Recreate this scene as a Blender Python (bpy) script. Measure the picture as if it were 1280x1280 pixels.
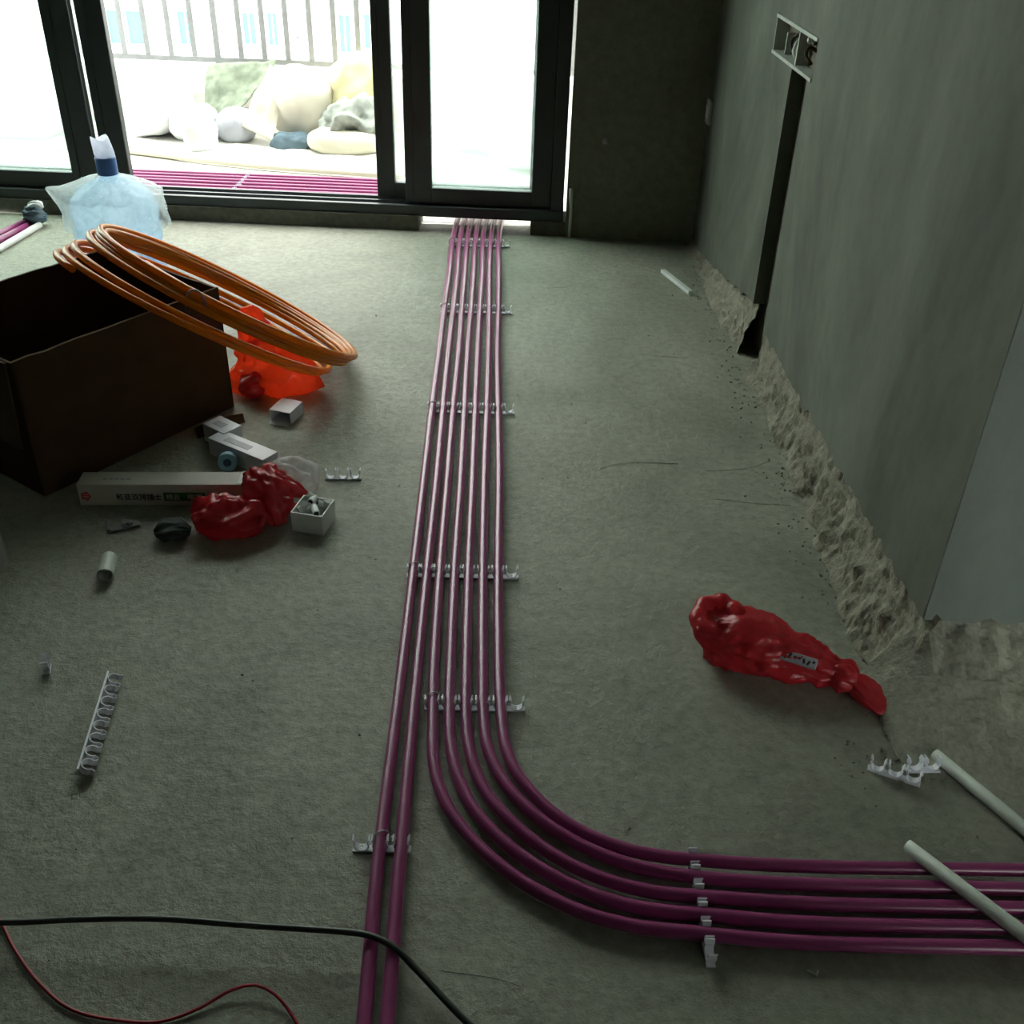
import bpy, math, random
from mathutils import Vector, Matrix, noise

for o in list(bpy.data.objects):
    bpy.data.objects.remove(o, do_unlink=True)
SC = bpy.context.scene
COL = SC.collection
R = math.radians

# ------------------------------------------------------------------ camera
cam_d = bpy.data.cameras.new('camera')
cam = bpy.data.objects.new('camera', cam_d)
COL.objects.link(cam)
cam_d.sensor_width = 36.0
cam_d.lens = 36.0 * 1283.0 / 1280.0
cam_d.clip_start = 0.02
cam_d.clip_end = 300
cam.matrix_world = Matrix(((0.99957, -0.01785, -0.02337, 0.0),
                           (-0.00978, 0.54789, -0.83650, 0.0),
                           (0.02774, 0.83636, 0.54748, 1.2),
                           (0, 0, 0, 1)))
SC.camera = cam

# ------------------------------------------------------------------ daylight
world = bpy.data.worlds.new('overcast_sky')
SC.world = world
world.use_nodes = True
bg = world.node_tree.nodes['Background']
bg.inputs['Color'].default_value = (0.97, 1.0, 0.95, 1)
bg.inputs['Strength'].default_value = 8.3
SC.view_settings.view_transform = 'Standard'
SC.view_settings.look = 'None'
SC.view_settings.exposure = 0.0
SC.view_settings.gamma = 1.0
SC.view_settings.use_curve_mapping = False


# ------------------------------------------------------------------ materials
def _new(name):
    m = bpy.data.materials.new(name)
    m.use_nodes = True
    nt = m.node_tree
    nt.nodes.clear()
    out = nt.nodes.new('ShaderNodeOutputMaterial')
    return m, nt, out


def plain(name, col, rough=0.5, metal=0.0, spec=0.5, var=0.12, scale=30.0, bump=0.0):
    m, nt, out = _new(name)
    b = nt.nodes.new('ShaderNodeBsdfPrincipled')
    b.inputs['Roughness'].default_value = rough
    b.inputs['Metallic'].default_value = metal
    b.inputs['Specular IOR Level'].default_value = spec
    tc = nt.nodes.new('ShaderNodeTexCoord')
    n = nt.nodes.new('ShaderNodeTexNoise')
    n.inputs['Scale'].default_value = scale
    n.inputs['Detail'].default_value = 5
    nt.links.new(tc.outputs['Object'], n.inputs['Vector'])
    r = nt.nodes.new('ShaderNodeValToRGB')
    r.color_ramp.elements[0].position = 0.3
    r.color_ramp.elements[1].position = 0.7
    r.color_ramp.elements[0].color = tuple(c * (1 - var) for c in col) + (1,)
    r.color_ramp.elements[1].color = tuple(min(1, c * (1 + var)) for c in col) + (1,)
    nt.links.new(n.outputs['Fac'], r.inputs['Fac'])
    nt.links.new(r.outputs['Color'], b.inputs['Base Color'])
    if bump:
        bp = nt.nodes.new('ShaderNodeBump')
        bp.inputs['Strength'].default_value = bump
        bp.inputs['Distance'].default_value = 0.004
        nt.links.new(n.outputs['Fac'], bp.inputs['Height'])
        nt.links.new(bp.outputs['Normal'], b.inputs['Normal'])
    nt.links.new(b.outputs['BSDF'], out.inputs['Surface'])
    return m


def concrete(name, dark, light, big=1.6, fine=55.0, bump=0.5, dist=0.006, stretch=(1, 1, 1), rough=0.88, spec=0.25, speck=0.8):
    m, nt, out = _new(name)
    L = nt.links.new
    tc = nt.nodes.new('ShaderNodeTexCoord')
    mp = nt.nodes.new('ShaderNodeMapping')
    mp.inputs['Scale'].default_value = stretch
    L(tc.outputs['Object'], mp.inputs['Vector'])
    n1 = nt.nodes.new('ShaderNodeTexNoise')
    n1.inputs['Scale'].default_value = big
    n1.inputs['Detail'].default_value = 8
    n1.inputs['Roughness'].default_value = 0.62
    n1.inputs['Distortion'].default_value = 0.6
    L(mp.outputs['Vector'], n1.inputs['Vector'])
    n2 = nt.nodes.new('ShaderNodeTexNoise')
    n2.inputs['Scale'].default_value = fine
    n2.inputs['Detail'].default_value = 6
    n2.inputs['Roughness'].default_value = 0.7
    L(mp.outputs['Vector'], n2.inputs['Vector'])
    n3 = nt.nodes.new('ShaderNodeTexNoise')
    n3.inputs['Scale'].default_value = fine * 0.22
    n3.inputs['Detail'].default_value = 4
    L(mp.outputs['Vector'], n3.inputs['Vector'])
    r = nt.nodes.new('ShaderNodeValToRGB')
    r.color_ramp.elements[0].position = 0.34
    r.color_ramp.elements[1].position = 0.66
    r.color_ramp.elements[0].color = dark + (1,)
    r.color_ramp.elements[1].color = light + (1,)
    L(n1.outputs['Fac'], r.inputs['Fac'])
    r2 = nt.nodes.new('ShaderNodeValToRGB')
    r2.color_ramp.elements[0].position = 0.28
    r2.color_ramp.elements[1].position = 0.62
    r2.color_ramp.elements[0].color = (0.62, 0.62, 0.62, 1)
    r2.color_ramp.elements[1].color = (1.08, 1.08, 1.08, 1)
    L(n2.outputs['Fac'], r2.inputs['Fac'])
    mx = nt.nodes.new('ShaderNodeMix')
    mx.data_type = 'RGBA'
    mx.blend_type = 'MULTIPLY'
    mx.inputs[0].default_value = speck
    L(r.outputs['Color'], mx.inputs[6])
    L(r2.outputs['Color'], mx.inputs[7])
    ad = nt.nodes.new('ShaderNodeMath')
    ad.operation = 'ADD'
    L(n2.outputs['Fac'], ad.inputs[0])
    L(n3.outputs['Fac'], ad.inputs[1])
    bp = nt.nodes.new('ShaderNodeBump')
    bp.inputs['Strength'].default_value = bump
    bp.inputs['Distance'].default_value = dist
    L(ad.outputs[0], bp.inputs['Height'])
    b = nt.nodes.new('ShaderNodeBsdfPrincipled')
    b.inputs['Roughness'].default_value = rough
    b.inputs['Specular IOR Level'].default_value = spec
    L(mx.outputs[2], b.inputs['Base Color'])
    L(bp.outputs['Normal'], b.inputs['Normal'])
    L(b.outputs['BSDF'], out.inputs['Surface'])
    return m


def film(name, col, clear=0.5, trans=0.5, rough=0.2, tint=(1, 1, 1), bump=0.0, bscale=60):
    """thin plastic: part see-through, part glowing when lit from behind, glossy"""
    m, nt, out = _new(name)
    L = nt.links.new
    b = nt.nodes.new('ShaderNodeBsdfPrincipled')
    b.inputs['Base Color'].default_value = col + (1,)
    b.inputs['Roughness'].default_value = rough
    t = nt.nodes.new('ShaderNodeBsdfTranslucent')
    t.inputs['Color'].default_value = col + (1,)
    tr = nt.nodes.new('ShaderNodeBsdfTransparent')
    tr.inputs['Color'].default_value = tint + (1,)
    tc = nt.nodes.new('ShaderNodeTexCoord')
    n = nt.nodes.new('ShaderNodeTexNoise')
    n.inputs['Scale'].default_value = bscale
    n.inputs['Detail'].default_value = 4
    n.inputs['Distortion'].default_value = 1.0
    L(tc.outputs['Object'], n.inputs['Vector'])
    if bump:
        bp = nt.nodes.new('ShaderNodeBump')
        bp.inputs['Strength'].default_value = bump
        bp.inputs['Distance'].default_value = 0.004
        L(n.outputs['Fac'], bp.inputs['Height'])
        L(bp.outputs['Normal'], b.inputs['Normal'])
    m1 = nt.nodes.new('ShaderNodeMixShader')
    m1.inputs[0].default_value = trans
    L(b.outputs[0], m1.inputs[1])
    L(t.outputs[0], m1.inputs[2])
    m2 = nt.nodes.new('ShaderNodeMixShader')
    mr = nt.nodes.new('ShaderNodeMapRange')
    dv = min(0.12, clear)
    mr.inputs['To Min'].default_value = clear - dv
    mr.inputs['To Max'].default_value = min(1, clear + dv)
    L(n.outputs['Fac'], mr.inputs['Value'])
    L(mr.outputs[0], m2.inputs[0])
    L(m1.outputs[0], m2.inputs[1])
    L(tr.outputs[0], m2.inputs[2])
    L(m2.outputs[0], out.inputs['Surface'])
    return m


M = {}
M['floor'] = concrete('floor_concrete', (0.215, 0.225, 0.172), (0.36, 0.365, 0.292), 1.7, 48, 0.8, 0.007, (1, 1, 1), 0.6, 0.5)
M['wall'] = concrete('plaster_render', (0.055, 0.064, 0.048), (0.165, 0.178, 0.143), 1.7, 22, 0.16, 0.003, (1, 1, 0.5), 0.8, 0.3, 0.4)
M['palewall'] = concrete('pale_green_render', (0.13, 0.165, 0.142), (0.195, 0.23, 0.205), 1.7, 22, 0.12, 0.003, (1, 1, 0.5), 0.8, 0.3, 0.3)  # lighter, greener plaster tone used on the turning wall face
M['raw'] = concrete('raw_dark_concrete', (0.06, 0.06, 0.05), (0.10, 0.10, 0.08), 2, 30, 0.3)
M['backwall'] = concrete('dark_render', (0.15, 0.165, 0.12), (0.22, 0.235, 0.18), 2.0, 26, 0.3, 0.004)
M['rough'] = concrete('broken_mortar', (0.20, 0.19, 0.145), (0.31, 0.30, 0.235), 9, 120, 0.8, 0.004)
M['pale_rubble'] = concrete('pale_rubble', (0.27, 0.275, 0.215), (0.42, 0.43, 0.35), 7, 110, 0.8, 0.004)
M['chase'] = concrete('raw_chase', (0.15, 0.15, 0.11), (0.22, 0.22, 0.165), 8, 90, 0.8, 0.006)
M['curb'] = concrete('curb_concrete', (0.085, 0.09, 0.07), (0.13, 0.135, 0.105), 3, 40, 0.5, 0.005)
M['balcony'] = concrete('balcony_screed', (0.62, 0.61, 0.54), (0.74, 0.73, 0.66), 2, 40, 0.3, 0.004)
M['whitewash'] = concrete('whitewash', (0.76, 0.77, 0.75), (0.84, 0.85, 0.83), 2, 30, 0.15, 0.003)
M['tile'] = plain('glazed_tile', (0.72, 0.70, 0.66), 0.3)
M['frame'] = plain('dark_aluminium', (0.035, 0.045, 0.046), 0.42, 0.3, 0.5, 0.1, 8)
M['track'] = plain('grey_track', (0.10, 0.11, 0.115), 0.4, 0.4)
M['glass'] = film('dusty_glass', (0.86, 0.95, 0.92), 0.88, 0.75, 0.3, (0.95, 1, 0.98), 0, 2.5)
M['purple'] = plain('purple_conduit', (0.26, 0.04, 0.145), 0.30, 0, 0.65, 0.10, 12)
M['clip'] = plain('clip_plastic', (0.72, 0.74, 0.80), 0.4, 0, 0.5, 0.06)
M['wire'] = plain('tie_wire', (0.35, 0.34, 0.33), 0.35, 0.8)
M['white'] = plain('white_plastic', (0.68, 0.71, 0.68), 0.45, 0, 0.5, 0.06)
M['pvc'] = plain('pvc_tube', (0.55, 0.60, 0.53), 0.5, 0, 0.45, 0.08)
M['card'] = plain('cardboard', (0.062, 0.036, 0.017), 0.85, 0, 0.2, 0.15, 14)
M['cardin'] = plain('cardboard_inside', (0.052, 0.028, 0.013), 0.9, 0, 0.2, 0.12, 14)
M['cardedge'] = plain('cardboard_edge', (0.30, 0.22, 0.14), 0.9, 0, 0.2)
M['orange'] = film('orange_tube', (0.78, 0.27, 0.008), 0.0, 0.4, 0.22, (1, 0.6, 0.2), 0, 9)
M['redfilm'] = film('red_plastic', (0.62, 0.045, 0.06), 0.16, 0.35, 0.16, (0.9, 0.3, 0.3), 0.9, 40)
M['orangefilm'] = film('orange_red_plastic', (0.95, 0.16, 0.06), 0.22, 0.5, 0.18, (1, 0.4, 0.22), 1.0, 40)
M['clearfilm'] = film('clear_plastic', (0.80, 0.78, 0.78), 0.45, 0.4, 0.15, (0.95, 0.95, 0.95), 0.6, 60)
M['bagfilm'] = film('clear_bottle_bag', (0.90, 0.94, 0.94), 0.68, 0.6, 0.2, (0.97, 1, 1), 0.5, 30)
M['bottle'] = film('blue_bottle', (0.74, 0.84, 0.94), 0.40, 0.7, 0.12, (0.68, 0.85, 0.99), 0, 6)
M['cap'] = plain('blue_cap', (0.035, 0.13, 0.36), 0.4)
M['caplabel'] = film('cap_shrink_film', (0.72, 0.75, 0.86), 0.2, 0.5, 0.3)
M['carton'] = plain('white_carton', (0.62, 0.64, 0.68), 0.38, 0, 0.5, 0.05)
M['cartongrey'] = plain('grey_carton', (0.34, 0.36, 0.40), 0.5, 0, 0.5, 0.08)
M['longbox'] = plain('cream_carton', (0.52, 0.50, 0.43), 0.5, 0, 0.4, 0.05)
M['ink'] = plain('black_ink', (0.02, 0.02, 0.02), 0.6)
M['redink'] = plain('red_ink', (0.45, 0.03, 0.04), 0.6)
M['greenink'] = plain('green_ink', (0.012, 0.12, 0.035), 0.6)
M['lightink'] = plain('pale_ink', (0.60, 0.62, 0.52), 0.6)
M['bluetape'] = plain('blue_tape', (0.20, 0.42, 0.52), 0.4)
M['bluecore'] = plain('dark_blue_core', (0.02, 0.06, 0.12), 0.6)
M['rubber'] = plain('black_rubber', (0.035, 0.045, 0.035), 0.45, 0, 0.5, 0.1)
M['redwire'] = plain('red_wire', (0.35, 0.015, 0.03), 0.4)
M['greyplastic'] = plain('grey_plastic', (0.20, 0.22, 0.22), 0.5)
M['darkcloth'] = plain('dark_green_cloth', (0.03, 0.05, 0.04), 0.8)
M['box_plastic'] = plain('socket_box_plastic', (0.38, 0.41, 0.36), 0.5)
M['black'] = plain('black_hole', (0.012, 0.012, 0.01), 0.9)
M['railing'] = plain('grey_railing', (0.30, 0.31, 0.31), 0.45, 0.2)
M['sackwhite'] = plain('white_sack', (0.70, 0.72, 0.72), 0.7, 0, 0.3, 0.06, 8)
M['sackcream'] = plain('cream_sack', (0.66, 0.63, 0.52), 0.75, 0, 0.3, 0.08, 8)
M['sackyellow'] = plain('yellow_foam', (0.58, 0.55, 0.32), 0.85, 0, 0.3, 0.1, 8)
M['tarp'] = plain('grey_green_tarp', (0.22, 0.26, 0.19), 0.8, 0, 0.3, 0.25, 30)
M['navy'] = plain('slate_cloth', (0.10, 0.15, 0.18), 0.8, 0, 0.3, 0.2, 20)
M['greycloth'] = plain('grey_green_cloth', (0.30, 0.33, 0.29), 0.8, 0, 0.3, 0.3, 25)
M['palegrey'] = plain('pale_grey_bag', (0.46, 0.48, 0.52), 0.6, 0, 0.4, 0.06)
M['beige'] = plain('beige_sheet', (0.60, 0.58, 0.46), 0.8, 0, 0.3, 0.08, 6)
M['sheet'] = plain('pale_dust_sheet', (0.66, 0.65, 0.60), 0.85, 0, 0.2, 0.05, 5)
M['facade'] = plain('pale_facade', (0.80, 0.79, 0.76), 0.8, 0, 0.3, 0.03, 0.4)
M['teal'] = plain('teal_window_glass', (0.06, 0.20, 0.20), 0.35)
M['aluminium'] = plain('pale_window_frame', (0.55, 0.58, 0.58), 0.4)
M['acwhite'] = plain('unit_white', (0.62, 0.62, 0.60), 0.5)


# ------------------------------------------------------------------ geometry helpers
class G:
    def __init__(s):
        s.v = []
        s.f = []

    def add(s, v, f):
        k = len(s.v)
        s.v += [tuple(p) for p in v]
        s.f += [tuple(i + k for i in q) for q in f]
        return s

    def box(s, c, d, mat=None):
        x, y, z = [q / 2 for q in d]
        vs = [Vector((sx * x, sy * y, sz * z)) for sx in (-1, 1) for sy in (-1, 1) for sz in (-1, 1)]
        if mat is not None:
            vs = [mat @ p for p in vs]
        vs = [p + Vector(c) for p in vs]
        return s.add(vs, [(0, 1, 3, 2), (4, 6, 7, 5), (0, 4, 5, 1), (2, 3, 7, 6), (0, 2, 6, 4), (1, 5, 7, 3)])

    def span(s, a, b):
        return s.box([(p + q) / 2 for p, q in zip(a, b)], [abs(q - p) for p, q in zip(a, b)])

    def tube(s, pts, r, n=12, cap=True, inner=None):
        pts = [Vector(p) for p in pts]
        N = len(pts)
        tang = [(pts[min(i + 1, N - 1)] - pts[max(i - 1, 0)]).normalized() for i in range(N)]
        up = Vector((0, 0, 1)) if abs(tang[0].z) < 0.9 else Vector((1, 0, 0))
        nx = (up - tang[0] * up.dot(tang[0])).normalized()
        rings = []
        for i in range(N):
            nx = (nx - tang[i] * nx.dot(tang[i])).normalized()
            ny = tang[i].cross(nx)
            rr = r[i] if isinstance(r, (list, tuple)) else r
            rings.append([pts[i] + nx * (rr * math.cos(a)) + ny * (rr * math.sin(a))
                          for a in [2 * math.pi * k / n for k in range(n)]])
        return s.loft(rings, cap)

    def loft(s, rings, cap=True, closed=False):
        n = len(rings[0])
        vs = [p for rg in rings for p in rg]
        fs = []
        N = len(rings)
        for i in range(N if closed else N - 1):
            j = (i + 1) % N
            for k in range(n):
                fs.append((i * n + k, i * n + (k + 1) % n, j * n + (k + 1) % n, j * n + k))
        if cap and not closed:
            fs.append(tuple(range(n - 1, -1, -1)))
            fs.append(tuple((N - 1) * n + k for k in range(n)))
        return s.add(vs, fs)

    def lathe(s, prof, n=40, c=(0, 0, 0), cap=True):
        return s.loft([[Vector(c) + Vector((r * math.cos(2 * math.pi * k / n), r * math.sin(2 * math.pi * k / n), z))
                        for k in range(n)] for r, z in prof], cap)

    def grid(s, nu, nv, fn):
        vs = [fn(i / (nu - 1), j / (nv - 1)) for i in range(nu) for j in range(nv)]
        fs = [(i * nv + j, (i + 1) * nv + j, (i + 1) * nv + j + 1, i * nv + j + 1)
              for i in range(nu - 1) for j in range(nv - 1)]
        return s.add(vs, fs)

    def prism(s, poly, off):
        """poly: list of 3-D points in a plane; off: extrusion vector"""
        n = len(poly)
        a = [Vector(p) for p in poly]
        b = [p + Vector(off) for p in a]
        fs = [tuple(range(n)), tuple(range(2 * n - 1, n - 1, -1))]
        fs += [(k, n + k, n + (k + 1) % n, (k + 1) % n) for k in range(n)]
        return s.add(a + b, fs)

    def build(s, name, mat, parent=None, smooth=False, loc=None, bevel=0):
        me = bpy.data.meshes.new(name)
        me.from_pydata(s.v, [], s.f)
        me.update()
        return link(name, me, mat, parent, smooth, loc, bevel)


def link(name, me, mat, parent=None, smooth=False, loc=None, bevel=0):
    import bmesh
    bm = bmesh.new()
    bm.from_mesh(me)
    bmesh.ops.recalc_face_normals(bm, faces=bm.faces)
    bm.to_mesh(me)
    bm.free()
    if mat is not None and not me.materials:
        me.materials.append(M[mat])
    o = bpy.data.objects.new(name, me)
    COL.objects.link(o)
    if parent is not None:
        o.parent = parent
    if loc is not None:
        o.location = loc
    if smooth:
        for p in me.polygons:
            p.use_smooth = True
    if bevel:
        md = o.modifiers.new('bevel', 'BEVEL')
        md.width = bevel
        md.segments = 2
        md.limit_method = 'ANGLE'
    return o


def copy_mesh(o, parent=None, loc=None, rot=None):
    c = o.copy()
    COL.objects.link(c)
    c.parent = parent
    if loc is not None:
        c.location = loc
    if rot is not None:
        c.rotation_euler = rot
    return c


def empty(name, loc, rot=(0, 0, 0)):
    o = bpy.data.objects.new(name, None)
    o.empty_display_size = 0.05
    COL.objects.link(o)
    o.location = loc
    o.rotation_euler = rot
    return o


def tag(o, label, cat, group=None):
    o['label'] = label
    o['category'] = cat
    if group:
        o['group'] = group
    return o


def struct(o, label=None):
    o['kind'] = 'structure'
    if label:
        o['label'] = label
    return o


def smooth_path(pts, step=0.012):
    """Catmull-Rom through the points, resampled"""
    P = [Vector(p) for p in pts]
    P = [P[0] * 2 - P[1]] + P + [P[-1] * 2 - P[-2]]
    out = []
    for i in range(1, len(P) - 2):
        p0, p1, p2, p3 = P[i - 1:i + 3]
        d01, d12, d23 = [max((a - b).length, 1e-6) ** 0.5 for a, b in ((p1, p0), (p2, p1), (p3, p2))]
        t1 = (p1 - p0) / d01 - (p2 - p0) / (d01 + d12) + (p2 - p1) / d12
        t2 = (p2 - p1) / d12 - (p3 - p1) / (d12 + d23) + (p3 - p2) / d23
        t1 *= d12
        t2 *= d12
        n = max(2, int((p2 - p1).length / step))
        n = min(n, 24)
        for k in range(n):
            t = k / n
            out.append((2 * t**3 - 3 * t**2 + 1) * p1 + (t**3 - 2 * t**2 + t) * t1
                       + (-2 * t**3 + 3 * t**2) * p2 + (t**3 - t**2) * t2)
    out.append(P[-2])
    return out


# door-wall frame: u along the wall to the right, v outward, z up
DA = -math.atan(0.06)
DU = Vector((math.cos(DA), math.sin(DA), 0))
DV = Vector((-math.sin(DA), math.cos(DA), 0))
D0 = Vector((0, 3.68, 0))


def W(u, v, z):
    return D0 + DU * u + DV * v + Vector((0, 0, z))


def wobj(name, g, mat, parent=None, **k):
    """object whose mesh is in door-wall coordinates"""
    o = g.build(name, mat, parent, **k)
    if parent is None:
        o.location = D0
        o.rotation_euler = (0, 0, DA)
    return o


def fbm(p, s, seed=0, oct=4):
    q = Vector(p) * s + Vector((seed * 7.3, seed * 3.1, seed * 5.7))
    return noise.fractal(q, 0.9, 2.1, oct)


def ridge(p, s, seed=0):
    q = Vector(p) * s + Vector((seed * 7.3, seed * 3.1, seed * 5.7))
    return 1 - 2 * abs(noise.noise(q)) - 0.6 * abs(noise.noise(q * 2.1))


# ------------------------------------------------------------------ setting
# floor with very low real relief in the part in view
def floor_fn(a, b):
    x = -2.6 + 6.0 * a
    y = -3.0 + 6.78 * b
    return Vector((x, y, 0.0025 * min(0, fbm((x, y, 0), 3.0, 1))))


floor = G().grid(160, 180, floor_fn).build('floor', 'floor', smooth=True)
struct(floor, 'rough grey concrete floor slab of the unfinished room')

# small raised mortar seams and trowel cracks on the floor
for k, (pts, hh) in enumerate([
        ([(0.255, 2.02), (0.30, 2.045), (0.38, 2.052), (0.44, 2.05)], 0.003),
        ([(0.50, 2.02), (0.56, 2.028), (0.61, 2.04), (0.66, 2.075)], 0.0035),
        ([(0.17, 3.15), (0.23, 3.16), (0.27, 3.2)], 0.003),
        ([(0.42, 2.66), (0.48, 2.645), (0.56, 2.64)], 0.003),
        ([(0.50, 1.90), (0.58, 1.885), (0.66, 1.88)], 0.003),
        ([(-0.05, 0.77), (0.02, 0.76), (0.05, 0.75)], 0.002)]):
    c = G().tube([(p.x, p.y, 0.0002) for p in smooth_path([(x, y, 0) for x, y in pts], 0.02)], hh * 0.22, 6)
    c.build('mortar_seam', 'floor', floor)

# ceiling
struct(G().span((-2.6, -3.0, 2.7), (3.4, 3.95, 2.85)).build('ceiling', 'raw'), 'plain ceiling slab')


def jag(a, b, za, zb, n, amp, seed):
    """jagged edge from a to b"""
    rnd = random.Random(seed)
    return [(a + (b - a) * i / n, za + (zb - za) * i / n + (rnd.uniform(-amp, amp) if 0 < i < n else 0))
            for i in range(n + 1)]


# right wall: plaster sheets with an open chase and a socket opening, ragged lower edge
XW = 0.72
g = G()
edge = jag(1.3125, 2.53, 0.145, 0.125, 60, 0.009, 3)
near = edge + [(2.53, 0.755), (2.49, 0.755), (2.49, 0.85), (2.53, 0.85), (2.53, 2.7), (1.3125, 2.7)]
g.prism([(XW, y, z) for y, z in near], (0.06, 0, 0))
edge = jag(2.675, 3.12, 0.150, 0.075, 22, 0.008, 5) + jag(3.13, 3.66, 0.07, -0.01, 24, 0.006, 6)
far = edge + [(3.66, 2.7), (2.675, 2.7), (2.675, 0.85), (2.89, 0.85), (2.89, 0.755), (2.675, 0.755)]
g.prism([(XW, y, z) for y, z in far], (0.06, 0, 0))
g.span((XW, 2.53, 0.85), (XW + 0.06, 2.675, 2.7))
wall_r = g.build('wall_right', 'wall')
struct(wall_r, 'grey green plastered wall with an open chase and broken lower edge')
# the masonry behind, seen in the chase
G().span((XW + 0.036, 1.36, -0.01), (XW + 0.16, 3.7, 2.7)).build('masonry', 'chase', wall_r)

# the wall turning off to the right
edge = jag(XW + 0.0005, 3.2, 0.145, 0.12, 90, 0.008, 9)
wall_t = G().prism([(x, 1.31, z) for x, z in edge + [(3.2, 2.7), (XW + 0.0005, 2.7)]], (0, 0.05, 0)).build('wall_return', 'palewall')
struct(wall_t, 'plastered wall face turning off at the near corner')
G().span((XW + 0.06, 1.36, 0), (3.2, 1.5, 2.7)).build('masonry', 'chase', wall_t)


# broken mortar along the foot of the right wall
def strip(name, y0, y1, seed, h0, h1):
    n = int((y1 - y0) / 0.0075)

    def fn(a, b):
        y = y0 + (y1 - y0) * a
        h = h0 + (h1 - h0) * a + 0.012
        foot = 0.688 + 0.016 * fbm((0, y, 0), 5, seed) - (0.02 if y < 1.75 else 0)
        x = foot + (XW + 0.020 - foot) * b ** 0.8
        z = h * b ** 1.15
        p = Vector((x, y, z))
        vd = noise.voronoi(p * 30)[0]
        d = 0.014 * fbm(p, 13, seed) + 0.013 * (0.45 - vd[0]) + 0.0022 * fbm(p, 90, seed)
        w = math.sin(math.pi * min(1, b * 1.3 + 0.08)) ** 0.5 if b < 0.7 else 0.8
        x -= d * w * 0.9
        z += d * w * 0.6
        if b == 0:
            z = -0.004
        return Vector((min(x, XW + 0.03), y, max(z, -0.004)))
    return G().grid(n, 26, fn).build(name, 'rough', smooth=False)


struct(strip('trim_1', 1.30, 2.53, 3, 0.145, 0.13), 'exposed broken mortar along the foot of the near plaster')
struct(strip('trim_2', 2.675, 3.66, 5, 0.150, 0.02), 'exposed broken mortar along the foot of the far plaster')


# rubble bank at the foot of the turning wall
def bank(a, b):
    x = 0.62 + 1.7 * a
    y = 1.335 - 0.33 * b
    side = min(1, max(0, (x - 0.64) / 0.10))
    fall = max(0, 1 - b * (1.05 + 0.25 * fbm((x, 0, 0), 4, 2))) ** 1.6
    z = (0.135 * fall) * side
    p = Vector((x, y, 0))
    k = max(0, min(1, 1.15 - b)) * side
    z += k * (0.012 * fbm(p, 12, 4) + 0.009 * (0.45 - noise.voronoi(p * 26)[0][0]) + 0.003 * fbm(p, 90, 8))
    return Vector((x, y, z - 0.002 - (0.008 if b > 0.93 or a < 0.02 else 0)))


struct(G().grid(230, 60, bank).build('trim_3', 'pale_rubble'), 'pale bank of broken mortar below the turning wall')

# loose crumbs, uncountable
rnd = random.Random(11)
g = G()
for k in range(420):
    if k < 260:
        x = 0.69 - abs(rnd.gauss(0, 0.035))
        y = rnd.uniform(1.05, 3.5)
    elif k < 340:
        x = rnd.uniform(0.55, 1.0)
        y = 1.2 - abs(rnd.gauss(0, 0.08))
    else:
        x = rnd.uniform(-0.7, 0.66)
        y = rnd.uniform(0.7, 3.4)
    if -0.16 < x < 0.05 or (y < 0.96 and x > -0.05):
        continue
    r = rnd.uniform(0.0014, 0.004) * (1 if k < 340 else 0.7)
    vs = [Vector(q) * r * rnd.uniform(0.6, 1.2) + Vector((x, y, r * 0.5)) for q in
          ((1, 0, 0), (-1, 0, 0), (0, 1, 0), (0, -1, 0), (0, 0, 1), (0, 0, -1))]
    g.add(vs, [(0, 2, 4), (2, 1, 4), (1, 3, 4), (3, 0, 4), (2, 0, 5), (1, 2, 5), (3, 1, 5), (0, 3, 5)])
o = g.build('mortar_crumbs', 'rough')
o['kind'] = 'stuff'
o['label'] = 'loose mortar crumbs scattered over the concrete floor'
o['category'] = 'crumbs'

# back wall beside the door, lintel, and the rest of the shell
JR = 0.262
wb = wobj('wall_back', G().span((JR, 0.0, -0.01), (1.0, 0.2, 2.7)), 'backwall')
struct(wb, 'dark rendered wall between the door and the corner')
struct(wobj('wall_lintel', G().span((-2.7, 0.0, 2.28), (JR, 0.2, 2.7)), 'backwall'), 'rendered wall above the sliding door')
struct(G().span((-2.75, -3.0, 0), (-2.55, 3.95, 2.7)).build('wall_left', 'raw'), 'plastered wall on the left, out of view')
g = G()
g.span((-2.75, -3.2, 0), (1.30, -3.0, 2.7)).span((3.15, -3.2, 0), (3.4, -3.0, 2.7))
g.span((1.30, -3.2, 0), (3.15, -3.0, 0.10)).span((1.30, -3.2, 2.55), (3.15, -3.0, 2.7))
struct(g.build('wall_near', 'raw'), 'plastered wall behind the photographer with the window of the next room')
struct(G().span((1.10, -3.0, 0), (1.22, -0.35, 2.7)).build('wall_light_block', 'raw'), 'added unseen partition keeping next room light off the left side')  # added out of view to block the next room's window light from the box
struct(G().span((3.2, -3.0, 0), (3.4, 1.5, 2.7)).build('wall_far_right', 'whitewash'), 'plastered wall of the next room, out of view')

# threshold curb with the gap the conduits pass through
def rough_block(u0, u1, v0, v1, z1, seed):
    g = G()
    n = max(6, int((u1 - u0) / 0.03))

    def prof(k):
        u = u0 + (u1 - u0) * k / n
        e = 0.006
        nn = [fbm((u, j, 0), 9, seed) * e for j in range(4)]
        return [Vector((u, v0 + nn[0], -0.01)), Vector((u, v0 + nn[1], z1)),
                Vector((u, v1 + nn[2], z1)), Vector((u, v1, -0.01))]
    g.loft([prof(k) for k in range(n + 1)])
    return g


struct(wobj('trim_4', rough_block(-2.6, -0.272, 0.0, 0.14, 0.052, 2), 'curb'), 'raw concrete curb under the sliding door')
struct(wobj('trim_5', rough_block(0.135, JR, 0.005, 0.14, 0.052, 6), 'curb'), 'short raw concrete curb beside the conduit gap')

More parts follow.
